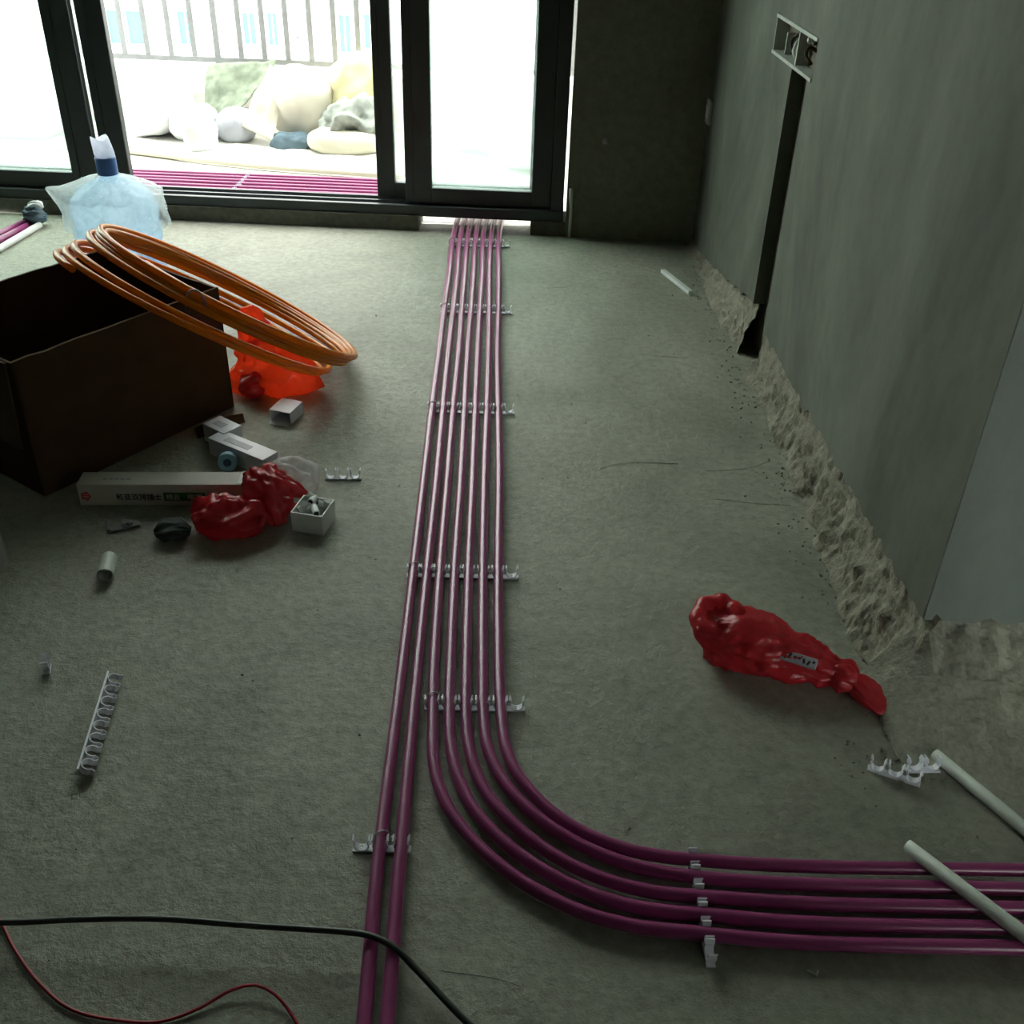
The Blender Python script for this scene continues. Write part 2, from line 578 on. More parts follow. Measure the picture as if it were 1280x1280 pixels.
# sliding door
door = empty('door_1', D0, (0, 0, DA))
struct(door, 'wide dark framed sliding glass door, slid open in the middle')
g = G()
g.span((-2.6, 0.02, 0.052), (0.252, 0.15, 0.066))
for v in (0.035, 0.082, 0.132):
    g.span((-2.6, v - 0.005, 0.066), (0.252, v + 0.005, 0.083))
g.build('sill_track', 'track', door)
G().span((-2.6, 0.012, 0.048), (0.252, 0.022, 0.086)).build('sill_lip', 'frame', door, bevel=0.002)
g = G()
g.span((0.205, 0.02, 0.066), (0.250, 0.15, 2.28))
g.span((0.196, 0.072, 0.083), (0.205, 0.080, 2.28))
g.build('jamb', 'frame', door, bevel=0.002)
G().span((-2.6, 0.02, 0.066), (-2.55, 0.15, 2.28)).build('jamb', 'frame', door, bevel=0.002)
G().span((-2.55, 0.02, 2.22), (0.205, 0.15, 2.28)).build('head', 'frame', door, bevel=0.002)


def sash(u0, u1, v, wl, wr):
    zb, zt, d = 0.086, 2.21, 0.017
    h = 0.058
    for (a, b) in ((u0, u0 + wl), (u1 - wr, u1)):
        s = G()
        s.span((a, v - d, zb), (b, v + d, zt))
        st = s.build('stile', 'frame', door, bevel=0.003)
        m = G()
        m.span((a + 0.2 * (b - a), v - d - 0.003, zb + 0.02), (a + 0.32 * (b - a), v - d + 0.001, zt))
        m.build('stile_rib', 'frame', st)
    G().span((u0 + wl, v - d, zb), (u1 - wr, v + d, zb + h)).build('bottom_rail', 'frame', door, bevel=0.003)
    G().span((u0 + wl, v - d, zt - h), (u1 - wr, v + d, zt)).build('top_rail', 'frame', door, bevel=0.003)
    G().span((u0 + wl - 0.004, v - 0.003, zb + h - 0.004), (u1 - wr + 0.004, v + 0.003, zt - h + 0.004)).build('pane', 'glass', door)


sash(-0.322, 0.204, 0.058, 0.096, 0.070)
sash(-2.549, -1.440, 0.058, 0.07, 0.100)
sash(-0.432, 0.195, 0.107, 0.066, 0.07)
sash(-2.548, -1.345, 0.107, 0.07, 0.095)

# ------------------------------------------------------------------ balcony and beyond
struct(wobj('floor_balcony', G().span((-5.0, 0.10, -0.15), (2.5, 1.62, -0.002)), 'balcony'), 'pale screeded balcony floor')
par = wobj('wall_parapet', G().span((-5.0, 1.47, -0.1), (2.5, 1.60, 0.245)), 'whitewash')
struct(par, 'low white balcony parapet with a tiled band')
t0 = G().span((-0.036, -0.006, -0.030), (0.036, 0.006, 0.030)).build('tile', 'tile', par, loc=(-2.04, 1.467, 0.118), bevel=0)
for r_ in range(2):
    for k in range(20):
        if r_ or k:
            copy_mesh(t0, par, (-2.04 + 0.075 * k, 1.467, 0.118 - 0.063 * r_))

rail = empty('balcony_railing', W(0, 1.5, 0.245), (0, 0, DA))
tag(rail, 'grey metal balcony railing of thin upright bars on the parapet', 'railing')
G().span((-4.5, -0.016, 0.035), (2.2, 0.016, 0.058)).build('bottom_rail', 'railing', rail)
G().span((-4.5, -0.022, 0.80), (2.2, 0.022, 0.84)).build('top_rail', 'railing', rail)
b0 = None
for k in range(-14, 26):
    u = -1.4053 + 0.1115 * k
    if k % 8 == 0:
        G().span((u - 0.014, -0.014, 0.0), (u + 0.014, 0.014, 0.80)).build('post', 'railing', rail)
    elif b0 is None:
        b0 = G().span((-0.0125, -0.009, 0.05), (0.0125, 0.009, 0.81)).build('baluster', 'railing', rail, loc=(u, 0, 0))
    else:
        copy_mesh(b0, rail, (u, 0, 0))

# opposite building
bl = empty('apartment_building', W(-7.0, 24.0, -9.0), (0, 0, DA))
tag(bl, 'pale apartment building across the street with teal windows', 'building')
G().span((-22, 0, 0), (26, 5, 23.0)).build('wall', 'facade', bl)
for (u0, u1, z0, z1) in [(-11.17, -10.23, -3.36, -2.61), (-9.38, -9.0, -3.32, -2.58), (-7.75, -7.45, -3.26, -2.56),
                         (-7.12, -6.90, -3.26, -2.54), (-5.34, -5.07, -3.36, -2.52), (-4.72, -4.40, -3.25, -2.49),
                         (-2.6, -1.9, -3.3, -2.5), (0.3, 1.0, -3.3, -2.5), (-14.2, -13.2, -3.36, -2.6)]:
    a, b, c, d = u0 + 7, u1 + 7, z0 + 9, z1 + 9
    g = G()
    g.span((a - 0.05, -0.06, c - 0.05), (a, 0.02, d + 0.05)).span((b, -0.06, c - 0.05), (b + 0.05, 0.02, d + 0.05))
    g.span((a, -0.06, d), (b, 0.02, d + 0.05)).span((a, -0.06, c - 0.05), (b, 0.02, c))
    m = (a + b) / 2
    g.span((m - 0.02, -0.05, c), (m + 0.02, 0.02, d))
    w_ = g.build('window', 'aluminium', bl)
    G().span((a, -0.02, c), (b, 0.01, d)).build('pane', 'teal', w_)
G().span((-3.19, -0.18, 5.36), (-2.78, 0.01, 5.42)).build('ledge', 'aluminium', bl)
G().span((-22, -0.10, 22.9), (26, 0.01, 23.2)).build('cornice', 'facade', bl)
ac = empty('air_conditioner', W(-6.16, 23.86, -3.11), (0, 0, DA))
tag(ac, 'air conditioning unit on a bracket on the building opposite', 'air conditioner')
G().span((-0.28, -0.20, 0.10), (0.34, 0.12, 0.56)).build('casing', 'acwhite', ac)
G().lathe([(0.17, 0), (0.17, 0.02), (0.05, 0.025)], 20).build('fan_grille', 'greyplastic', ac, loc=(0.12, -0.20, 0.33)).rotation_euler = (R(90), 0, 0)
G().span((-0.30, -0.25, 0.04), (0.36, 0.13, 0.09)).build('bracket', 'greyplastic', ac)
G().tube(smooth_path([(-0.26, -0.21, 0.5), (-0.32, -0.2, 0.35), (-0.2, -0.22, 0.2), (-0.1, -0.22, 0.09)], 0.05), 0.03, 8).build('hose', 'greyplastic', ac)


def sack(name, u, v, du, dv, h, seed, mat, label, cat='sack', lean=0.0, amp=0.2, box=2.6, rot=0.0, group=None, fr=7, z0=0.004):
    """soft slumped bag with creases, standing on the balcony floor"""
    g = G()
    nu, nv = 40, 26
    rings = []
    for i in range(1, nv):
        ph = math.pi * i / nv - math.pi / 2
        cz = math.copysign(abs(math.sin(ph)) ** (2 / box), math.sin(ph))
        cr = abs(math.cos(ph)) ** (2 / box)
        rg = []
        for k in range(nu):
            th = 2 * math.pi * k / nu
            cx = math.copysign(abs(math.cos(th)) ** (2 / box), math.cos(th))
            cy = math.copysign(abs(math.sin(th)) ** (2 / box), math.sin(th))
            p = Vector((cr * cx * du / 2, cr * cy * dv / 2, (cz + 1) * h / 2))
            dn = Vector((p.x / du, p.y / dv, (p.z - h / 2) / h)).normalized()
            a = amp * min(du, h)
            p += dn * a * (0.55 * ridge(p, fr, seed) + 0.6 * fbm(p, fr * 0.45, seed + 1))
            p.x += lean * p.z
            p.z = max(p.z, 0.001)
            rg.append(p)
        rings.append(rg)
    g.loft(rings)
    o = g.build(name, mat, smooth=True, loc=W(u, v, z0))
    o.rotation_euler = (0, 0, DA + rot)
    return tag(o, label, cat, group)


sack('filled_sack', -1.63, 1.20, 0.26, 0.30, 0.225, 1, 'sackwhite', 'bulging white sack at the far left of the balcony heap')
sack('filled_sack', -1.44, 1.14, 0.20, 0.22, 0.165, 2, 'sackwhite', 'smaller white sack slumped beside the pale grey bag')
sack('crumpled_bag', -1.365, 0.98, 0.13, 0.13, 0.13, 3, 'sackwhite', 'crumpled white bag in front of the sacks on the balcony', 'bag', amp=0.28, fr=16)
sack('grey_bag', -1.25, 1.13, 0.17, 0.16, 0.15, 4, 'palegrey', 'smooth pale grey bag below the green tarpaulin', 'bag', amp=0.07)
sack('cream_sack', -0.945, 1.25, 0.26, 0.24, 0.305, 5, 'sackcream', 'tall cream sack in the middle of the balcony heap')
sack('foam_sack', -0.70, 1.30, 0.30, 0.26, 0.37, 6, 'sackyellow', 'big yellowish foam bundle beside the dark door stile', 'bundle', amp=0.16)
sack('cloth_bundle', -0.975, 1.045, 0.17, 0.13, 0.07, 7, 'navy', 'dark slate cloth crumpled at the foot of the cream sack', 'cloth', amp=0.3, fr=18)
sack('beige_bag', -0.73, 1.02, 0.32, 0.18, 0.105, 8, 'beige', 'flat beige bag lying under the grey cloth', 'bag', amp=0.2)
sack('grey_cloth', -0.70, 1.09, 0.27, 0.20, 0.19, 9, 'greycloth', 'rumpled grey green cloth thrown over the beige bag', 'cloth', amp=0.34, fr=14)
sack('filled_sack', -0.10, 1.18, 0.42, 0.30, 0.24, 10, 'sackcream', 'cream sack seen through the dusty right pane', amp=0.14)
sack('plastic_heap', 0.06, 0.95, 0.36, 0.26, 0.30, 12, 'sackwhite', 'heap of white plastic sheeting behind the right pane', 'sheeting', amp=0.22)
sack('filled_sack', -2.25, 1.15, 0.55, 0.40, 0.30, 13, 'sackwhite', 'wide white sack seen through the dusty left pane', amp=0.12)


def cloth(name, pts, seed, mat, label, cat, amp=0.012, fr=10, th=0.004):
    """sheet through a 4-corner patch (u,v,z) with folds, given thickness"""
    A, B, C_, D = [Vector(p) for p in pts]

    def fn(a, b):
        p = (A * (1 - a) + B * a) * (1 - b) + (D * (1 - a) + C_ * a) * b
        n = (B - A).cross(D - A).normalized()
        if n.z < 0:
            n = -n
        return p + n * amp * (fbm(p, fr, seed) + 0.7 * ridge(p, fr * 1.2, seed))
    o = wobj(name, G().grid(36, 24, fn), mat, smooth=True)
    md = o.modifiers.new('thick', 'SOLIDIFY')
    md.thickness = th
    return tag(o, label, cat)


cloth('tarpaulin', [(-1.40, 1.10, 0.05), (-1.27, 1.10, 0.08), (-1.09, 1.38, 0.315), (-1.42, 1.38, 0.285)], 1, 'tarp',
      'grey green tarpaulin hanging over the white sacks', 'tarpaulin', 0.02, 7)
cloth('canvas_flap', [(-1.20, 1.05, 0.10), (-1.06, 1.03, 0.035), (-1.03, 1.22, 0.25), (-1.10, 1.27, 0.315)], 2, 'sackcream',
      'pale canvas flap folded to a point beside the tarpaulin', 'canvas', 0.016, 9)
cloth('dust_sheet', [(-2.0, 0.92, 0.006), (-0.42, 0.655, 0.010), (-0.42, 1.08, 0.012), (-2.0, 1.25, 0.012)], 4, 'sheet',
      'pale dust sheet spread on the balcony floor under the heap', 'sheet', 0.008, 7)
g = G().tube([W(*p) for p in smooth_path([(-2.0, 0.90, 0.012), (-1.666, 0.875, 0.012), (-1.351, 0.785, 0.014), (-1.02, 0.71, 0.014), (-0.42, 0.64, 0.016)], 0.03)], 0.012, 10)
tag(g.build('rolled_hem', 'beige', smooth=True), 'beige rolled edge strip along the front of the dust sheet', 'roll')

# ------------------------------------------------------------------ purple conduits
PZ = 0.0145
PR = 0.0094
XP = [-0.142, -0.116, -0.090, -0.062, -0.035, -0.007, 0.021]
BEND = {
    2: [(-0.082, 1.188), (-0.079, 1.131), (-0.070, 1.074), (-0.052, 1.022), (-0.016, 0.964), (0.024, 0.920), (0.072, 0.881), (0.134, 0.846), (0.195, 0.827), (0.286, 0.816), (0.414, 0.804), (0.706, 0.799), (1.3, 0.79)],
    3: [(-0.056, 1.199), (-0.050, 1.132), (-0.035, 1.068), (-0.011, 1.013), (0.024, 0.966), (0.067, 0.925), (0.121, 0.888), (0.183, 0.861), (0.245, 0.848), (0.298, 0.844), (0.421, 0.833), (0.718, 0.828), (1.3, 0.82)],
    4: [(-0.029, 1.199), (-0.022, 1.132), (-0.006, 1.073), (0.017, 1.027), (0.055, 0.979), (0.094, 0.942), (0.139, 0.912), (0.192, 0.889), (0.249, 0.876), (0.300, 0.872), (0.429, 0.863), (0.731, 0.858), (1.3, 0.85)],
    5: [(-0.001, 1.200), (0.007, 1.134), (0.026, 1.080), (0.055, 1.032), (0.096, 0.988), (0.141, 0.954), (0.189, 0.929), (0.237, 0.913), (0.305, 0.902), (0.436, 0.893), (0.745, 0.889), (1.3, 0.882)],
    6: [(0.028, 1.200), (0.035, 1.138), (0.049, 1.091), (0.076, 1.045), (0.110, 1.004), (0.150, 0.974), (0.195, 0.952), (0.241, 0.939), (0.306, 0.931), (0.443, 0.923), (0.758, 0.920), (1.3, 0.913)],
}
ORD = ['leftmost', 'second from left', 'third from left', 'middle', 'fifth from left', 'sixth from left', 'rightmost']
TAIL = ['runs straight to the lower edge', 'runs straight to the lower edge', 'the outermost in the bend',
        'second outermost in the bend', 'middle one of the bend', 'second innermost in the bend', 'the innermost in the bend']
rnd = random.Random(4)
for i in range(7):
    vi = 0.31 + 0.042 * i
    out = [W(-4.0, vi + 0.02, PZ), W(-2.0, vi + rnd.uniform(-.01, .01), PZ), W(-1.2, vi + rnd.uniform(-.006, .006), PZ), W(XP[i] - 0.30, vi, PZ), W(XP[i] - 0.13, vi - 0.012, PZ),
           W(XP[i] - 0.035, vi - 0.06, PZ), W(XP[i], vi - 0.15, PZ)]
    ins = [W(XP[i] + 0.003, 0.05, PZ)]
    for y in (3.535, 2.93, 2.282, 1.60):
        ins.append(Vector((XP[i] + rnd.uniform(-.001, .001), y, PZ)))
    wob = []
    for a, b in zip(ins[1:-1], ins[2:]):
        wob += [a, (a + b) / 2 + Vector((rnd.uniform(-.0025, .0025), 0, rnd.uniform(0, .001)))]
    pts = out + ins[:1] + wob + ins[-1:]
    if i < 2:
        pts += [Vector((XP[i] + (0, 0.001)[i], 1.24, PZ)), Vector(((-0.143, -0.1135)[i], 1.0, PZ)), Vector(((-0.143, -0.113)[i], 0.90, PZ)),
                Vector(((-0.137, -0.109)[i], 0.69, PZ)), Vector(((-0.13, -0.10)[i], 0.2, PZ)), Vector(((-0.13, -0.10)[i], -0.6, PZ))]
    else:
        pts += [Vector((XP[i] + 0.003, 1.30, PZ))] + [Vector((x, y, PZ)) for x, y in BEND[i]]
    o = G().tube(smooth_path(pts, 0.014), PR, 14).build('conduit', 'purple', smooth=True)
    tag(o, 'purple conduit, %s of the seven, %s' % (ORD[i], TAIL[i]), 'conduit', 'purple conduits laid side by side')


# ------------------------------------------------------------------ clip strips
def ring_mesh():
    g = G()
    ang = [R(a) for a in range(-215, 36, 25)]
    pro_i = [(0.0097 * math.cos(a), 0.0097 * math.sin(a)) for a in ang]
    pro_o = [(0.0112 * math.cos(a), 0.0112 * math.sin(a)) for a in ang]
    pro_i = [(-0.0103, 0.0120)] + pro_i + [(0.0103, 0.0120)]
    pro_o = [(-0.0124, 0.0114)] + pro_o + [(0.0124, 0.0114)]
    rings = [[Vector((xi, -0.006, zi)), Vector((xo, -0.006, zo)), Vector((xo, 0.006, zo)), Vector((xi, 0.006, zi))]
             for (xi, zi), (xo, zo) in zip(pro_i, pro_o)]
    g.loft(rings)
    me = bpy.data.meshes.new('clip_ring')
    me.from_pydata(g.v, [], g.f)
    return me


RING = None
PITCH = 0.0272


def clip_strip(label, loc, rot, xs, wire=None, x_lo=None, x_hi=None, screw=None, mat='clip'):
    """xs: slot positions along the strip"""
    global RING
    root = empty('clip_strip', loc, rot)
    tag(root, label, 'pipe clip', 'white conduit clip strips')
    a = xs[0] - 0.0130 if x_lo is None else x_lo
    b = xs[-1] + 0.0130 if x_hi is None else x_hi
    g = G()
    g.span((a, -0.006, 0.0), (b, 0.006, 0.003))
    g.build('base', mat, root)
    for x in xs:
        if RING is None:
            RING = link('clip_ring', ring_mesh(), mat, root, smooth=False, loc=(x, 0, PZ))
        else:
            copy_mesh(RING, root, (x, 0, PZ))
    if screw is not None:
        G().lathe([(0.0045, 0.003), (0.0045, 0.0045), (0.0028, 0.0055), (0.0012, 0.0050)], 12, (screw, 0, 0)).build('screw', 'wire', root)
    if wire is not None:
        pts = [(wire + 0.0118 * math.cos(t), 0.011 + 0.003 * math.sin(2 * t), PZ + 0.0118 * math.sin(t)) for t in [R(a) for a in range(-20, 211, 15)]]
        G().tube(pts, 0.0012, 6).build('tie_wire', 'wire', root, smooth=True)
        e = pts[0]
        G().tube([e, (e[0] + 0.003, e[1], e[2] + 0.004), (e[0] + 0.004, e[1], e[2] + 0.007)], 0.0018, 6).build('wire_twist', 'clip', root, smooth=True)
    return root


for y, lab in ((3.535, 'clip strip across the conduits nearest the door gap'),
               (2.93, 'second clip strip from the door across the seven conduits'),
               (2.282, 'third clip strip from the door across the seven conduits'),
               (1.600, 'fourth clip strip from the door, across all seven conduits')):
    clip_strip(lab, (0, y, 0), (0, 0, 0), XP + [XP[-1] + PITCH], XP[0], screw=XP[-1] + PITCH)
clip_strip('clip strip holding five conduits just before they bend', (0, 1.238, 0), (0, 0, 0),
           [-0.086, -0.058, -0.031, -0.003, 0.0255, 0.0527], -0.086, screw=0.0527)
clip_strip('short clip strip holding only the two straight conduits', (0, 0.955, 0), (0, 0, 0),
           [-0.1695, -0.143, -0.1135], -0.143, screw=-0.1695)
clip_strip('clip strip across the five conduits running right after the bend', (0.2955, 0, 0), (0, 0, R(90)),
           [0.789, 0.8155, 0.8442, 0.8722, 0.9032, 0.9315], None, screw=0.789)
o = clip_strip('clip strip across the conduits out on the balcony floor', W(-1.045, 0, 0), (0, 0, DA + R(90)),
               [0.31 + 0.042 * i for i in range(7)])
# loose strips
o = clip_strip('long loose clip strip with eight slots on the left floor', (-0.628, 1.188, 0.0105), (0, 0, 0),
               [PITCH * (k - 3.5) for k in range(8)])
o.rotation_euler = (R(90), 0, R(-84))
o.rotation_euler = (Matrix.Rotation(R(-84), 3, 'Z') @ Matrix.Rotation(R(-112), 3, 'X')).to_euler()
o.location = (-0.622, 1.188, 0.0150)
clip_strip('dark looking loose clip strip beside the small white box', (-0.323, 1.955, 0.0), (0, 0, R(2)),
           [PITCH * (k - 1) for k in range(3)], mat='greyplastic')
o = clip_strip('tiny single clip lying alone at the left', (-0.743, 1.318, 0.0), (0, 0, R(-75)), [0.0])
clip_strip('loose clip strip with three slots left of the white tube end', (0.637, 1.103, 0.0), (0, 0, R(-25)),
           [PITCH * (k - 1) * 0.98 for k in range(3)])
o = clip_strip('short loose clip strip touching the white tube end', (0.684, 1.112, 0.0035), (0, 0, 0), [-PITCH / 2, PITCH / 2])
o.rotation_euler = (Matrix.Rotation(R(2), 3, 'Z') @ Matrix.Rotation(R(-12), 3, 'X')).to_euler()

# ------------------------------------------------------------------ cardboard box
BW, BD, BH, T = 0.53, 0.42, 0.31, 0.006
bx = empty('cardboard_box', (-0.945, 1.86, 0.0), (0, 0, R(54.5)))
tag(bx, 'large open brown cardboard box at the left edge', 'box')


def wavy_panel(a, b, h, seed, th, inward):
    """thin wall from a to b (2-D, local), top edge slightly wavy"""
    g = G()
    n = 14
    A, B, I = Vector(a), Vector(b), Vector(inward)
    rg = []
    for k in range(n + 1):
        p = A.lerp(B, k / n)
        bow = 0.006 * math.sin(math.pi * k / n)
        top = h + 0.004 * noise.noise((k * 0.7, seed, 0))
        q0 = Vector((p.x, p.y, 0.0))
        q1 = Vector((p.x - I.x * bow, p.y - I.y * bow, h * 0.5))
        q2 = Vector((p.x, p.y, top))
        i3 = Vector((I.x, I.y, 0)) * th
        rg.append([q0, q1, q2, q2 + i3, q1 + i3, q0 + i3])
    g.loft(rg)
    return g


wavy_panel((0, 0), (BW, 0), BH, 1, T, (0, 1)).build('side_panel', 'card', bx)
wavy_panel((BW, 0), (BW, BD), BH, 2, T, (-1, 0)).build('side_panel', 'card', bx)
wavy_panel((BW, BD), (0, BD), BH, 3, T, (0, -1)).build('side_panel', 'cardin', bx)
wavy_panel((0, BD), (0, 0), BH, 4, T, (1, 0)).build('side_panel', 'cardin', bx)
G().span((T, T, 0.001), (BW - T, BD - T, 0.006)).build('bottom', 'cardin', bx)
# raw pale edge of the board along the front rim, and a flap folded out over the near end
g = G().tube([(BW * k / 14, 0.003, BH + 0.004 * noise.noise((k * 0.7, 1, 0)) + 0.0005) for k in range(15)], 0.0022, 5)
g.build('rim_edge', 'cardedge', bx)
g = G().prism([(-0.004, 0.01, BH), (-0.014, 0.01, 0.12), (-0.014, BD - 0.01, 0.12), (-0.004, BD - 0.01, BH)], (-0.004, 0, 0))
g.build('flap', 'card', bx)

# torn strip of board beside the box
g = G()
g.prism([(0, 0, 0), (0.125, 0, 0.0), (0.127, 0, 0.022), (0.06, 0, 0.032), (0.0, 0, 0.026)], (0, 0.005, 0.0))
o = g.build('cardboard_strip', 'card', loc=(-0.685, 2.125, 0.0))
o.rotation_euler = (R(-22), 0, R(43))
tag(o, 'torn strip of brown cardboard leaning beside the box', 'cardboard')

# ------------------------------------------------------------------ orange coil
c0, c1 = Vector((-0.6522, 2.5011, 0.215)), Vector((-0.7429, 2.4205, 0.1875))
m0, m1 = Vector((0.7808, 0.3061, -0.5446)), Vector((0.8691, 0.0889, -0.4865))
e0, e1 = Vector((-0.4274, 0.8976, -0.1082)), Vector((-0.2415, 0.9347, -0.2606))
TT = [0.0, 0.03, 0.07, 0.11, 0.16, 0.21, 0.27, 0.34, 0.64, 0.84, 1.0]
pts = []
rnd = random.Random(8)
NT = len(TT) - 1
per = 60
rr = [0.338 + rnd.uniform(-.012, .006) for _ in TT]
for k in range(NT * per + 1):
    q = k / per
    i = min(int(q), NT - 1)
    f = q - i
    s = f * f * (3 - 2 * f)
    t = TT[i] + (TT[i + 1] - TT[i]) * s
    r = rr[i] + (rr[i + 1] - rr[i]) * s
    th = 2 * math.pi * q + R(215)
    c, m, e = c0.lerp(c1, t), m0.lerp(m1, t), e0.lerp(e1, t)
    tilt = 0.006 * math.sin(2.3 * q + 1) * math.sin(th)
    p = c + m * (r * math.cos(th)) + e * (r * math.sin(th)) + Vector((0, 0, tilt))
    p.z = max(p.z, 0.012)
    pts.append(p)
coil = empty('tubing_coil', (-0.66, 2.45, 0.0))
tag(coil, 'coil of orange plastic tubing leaning on the cardboard box', 'coil')
off = Vector((0.66, -2.45, 0))
G().tube([p + off for p in pts], 0.0082, 10).build('tubing', 'orange', coil, smooth=True)
# metal tie on the upper bundle
q = c0.lerp(c1, 0.25) + m0 * (0.338 * math.cos(R(245))) + e0 * (0.338 * math.sin(R(245))) + off
g = G().tube([q + Vector((0.022 * math.cos(a), 0.0, 0.035 * math.sin(a))) for a in [R(x) for x in range(-10, 191, 15)]], 0.0025, 6)
g.build('tie', 'wire', coil, smooth=True)


# ------------------------------------------------------------------ plastic bags
def bag(name, spine, mat, seed, fold=0.010, fr=20, n=56, sub=10, pleat=None, root=None):
    """loft along a spine of (x, y, z, half width, half height); crumpled"""
    P = smooth_path([Vector(s[:3]) for s in spine], 0.004)
    # radii by arc-length interpolation
    def cum(L):
        c = [0]
        for a, b in zip(L[:-1], L[1:]):
            c.append(c[-1] + (b - a).length)
        return c
    cs = cum([Vector(s[:3]) for s in spine])
    cp = cum(P)
    rings = []
    N = len(P)
    for i, p in enumerate(P):
        d = cp[i] / cp[-1] * cs[-1]
        j = max(k for k in range(len(cs)) if cs[k] <= d + 1e-9)
        j = min(j, len(cs) - 2)
        f = (d - cs[j]) / (cs[j + 1] - cs[j])
        f = f * f * (3 - 2 * f)
        a = spine[j][3] + (spine[j + 1][3] - spine[j][3]) * f
        b = spine[j][4] + (spine[j + 1][4] - spine[j][4]) * f
        t = (P[min(i + 1, N - 1)] - P[max(i - 1, 0)]).normalized()
        up = Vector((0, 0, 1)) if abs(t.z) < 0.85 else Vector((0, 1, 0))
        side = t.cross(up).normalized()
        up = side.cross(t)
        pl = 0
        if pleat:
            pl = max(0.0, 1 - abs(d / cs[-1] - pleat) / 0.25)
        rg = []
        for k in range(n):
            th = 2 * math.pi * k / n
            q = p + side * (a * math.cos(th)) + up * (b * math.sin(th))
            dn = (q - p).normalized()
            cq = Vector((1.5 * math.cos(th), 1.5 * math.sin(th), d * 14 + 0.6 * math.cos(th)))
            amt = fold * (0.9 - 2.4 * abs(noise.noise(cq + Vector((seed * 3.3, 0, 0)))) - 1.3 * abs(noise.noise(cq * 2.3 + Vector((0, seed * 1.7, 0))))
                          + 0.25 * fbm(q, fr * 2.0, seed + 2))
            amt *= min(1, min(a, b) / 0.03)
            amt += pl * 0.14 * min(a, b) * math.sin(9 * th + 3 * fbm(p, 12, seed))
            q = q + dn * amt
            q.z = max(q.z, 0.0012)
            rg.append(q)
        rings.append(rg)
    return G().loft(rings).build(name, mat, root, smooth=True)


# red bag on the right, tied at the neck
rb = empty('red_bag', (0.50, 1.36, 0.0))
tag(rb, 'knotted red plastic bag lying by the broken wall foot', 'plastic bag')


def rel(sp, base):
    return [(s[0] - base[0], s[1] - base[1], s[2], s[3], s[4]) for s in sp]


B0 = (0.50, 1.36)
bag('body', rel([(0.372, 1.395, 0.030, 0.010, 0.008), (0.380, 1.395, 0.036, 0.040, 0.032), (0.405, 1.392, 0.036, 0.058, 0.036),
                 (0.445, 1.380, 0.042, 0.062, 0.046), (0.490, 1.362, 0.040, 0.058, 0.042), (0.535, 1.340, 0.034, 0.045, 0.036),
                 (0.575, 1.320, 0.028, 0.030, 0.026), (0.600, 1.306, 0.026, 0.018, 0.020)], B0), 'redfilm', 3, 0.012, 26, pleat=0.95, root=rb)
bag('knot', rel([(0.590, 1.310, 0.026, 0.012, 0.012), (0.598, 1.306, 0.028, 0.026, 0.025), (0.610, 1.299, 0.028, 0.029, 0.028),
                 (0.622, 1.292, 0.026, 0.024, 0.022), (0.630, 1.288, 0.024, 0.012, 0.012)], B0), 'redfilm', 5, 0.005, 30, pleat=0.5, root=rb)
bag('tail', rel([(0.618, 1.294, 0.024, 0.012, 0.014), (0.632, 1.284, 0.022, 0.026, 0.018), (0.650, 1.270, 0.016, 0.032, 0.012),
                 (0.668, 1.254, 0.010, 0.030, 0.008), (0.680, 1.244, 0.007, 0.020, 0.005)], B0), 'redfilm', 6, 0.006, 30, pleat=0.6, root=rb)
# handle loop curled over the closed end
pts = [(0.408 + 0.033 * math.cos(a) - B0[0], 1.402 + 0.036 * math.sin(a) - B0[1], 0.066 + 0.008 * math.sin(a + 0.6)) for a in [R(x) for x in range(-40, 291, 15)]]
G().tube(pts, [(0.017 + 0.006 * noise.noise((i * 0.6, 1, 2))) * min(1, 0.35 + 0.3 * i, 0.35 + 0.3 * (len(pts) - 1 - i)) for i in range(len(pts))], 14).build('rolled_edge', 'redfilm', rb, smooth=True)
# grey packet showing through the film
mr = Matrix.Rotation(R(-27), 3, 'Z') @ Matrix.Rotation(R(34), 3, 'X')
pk = G().box((0.522 - B0[0], 1.310 - B0[1], 0.058), (0.075, 0.018, 0.010), mr).build('packet', 'cartongrey', rb, bevel=0.002)
pk['label'] = 'grey packet with dark marks pressed against the film'
g = G()
rnd = random.Random(5)
for k in range(9):
    g.box(Vector((0.522 - B0[0], 1.310 - B0[1], 0.058)) + mr @ Vector((-0.032 + 0.008 * k, rnd.uniform(-.004, .004), 0.0050)), (0.004, rnd.uniform(.004, .009), 0.0012), mr @ Matrix.Rotation(rnd.uniform(-.5, .5), 3, 'Z'))
g.build('mark', 'ink', pk)

# orange red bag behind the box
ob = empty('orange_bag', (-0.555, 2.36, 0.0))
tag(ob, 'bright orange red plastic bag standing below the orange coil', 'plastic bag')
B1 = (-0.555, 2.36)
bag('body', rel([(-0.555, 2.385, 0.002, 0.09, 0.050), (-0.555, 2.385, 0.012, 0.118, 0.060), (-0.556, 2.387, 0.040, 0.116, 0.058),
                 (-0.562, 2.392, 0.075, 0.100, 0.050), (-0.572, 2.396, 0.105, 0.070, 0.042), (-0.585, 2.40, 0.140, 0.050, 0.032)], B1), 'orangefilm', 2, 0.017, 20, root=ob)
bag('handle', rel([(-0.585, 2.40, 0.130, 0.044, 0.028), (-0.592, 2.402, 0.165, 0.038, 0.022), (-0.600, 2.404, 0.200, 0.030, 0.014),
                   (-0.606, 2.404, 0.218, 0.018, 0.006)], B1), 'orangefilm', 4, 0.012, 26, root=ob)
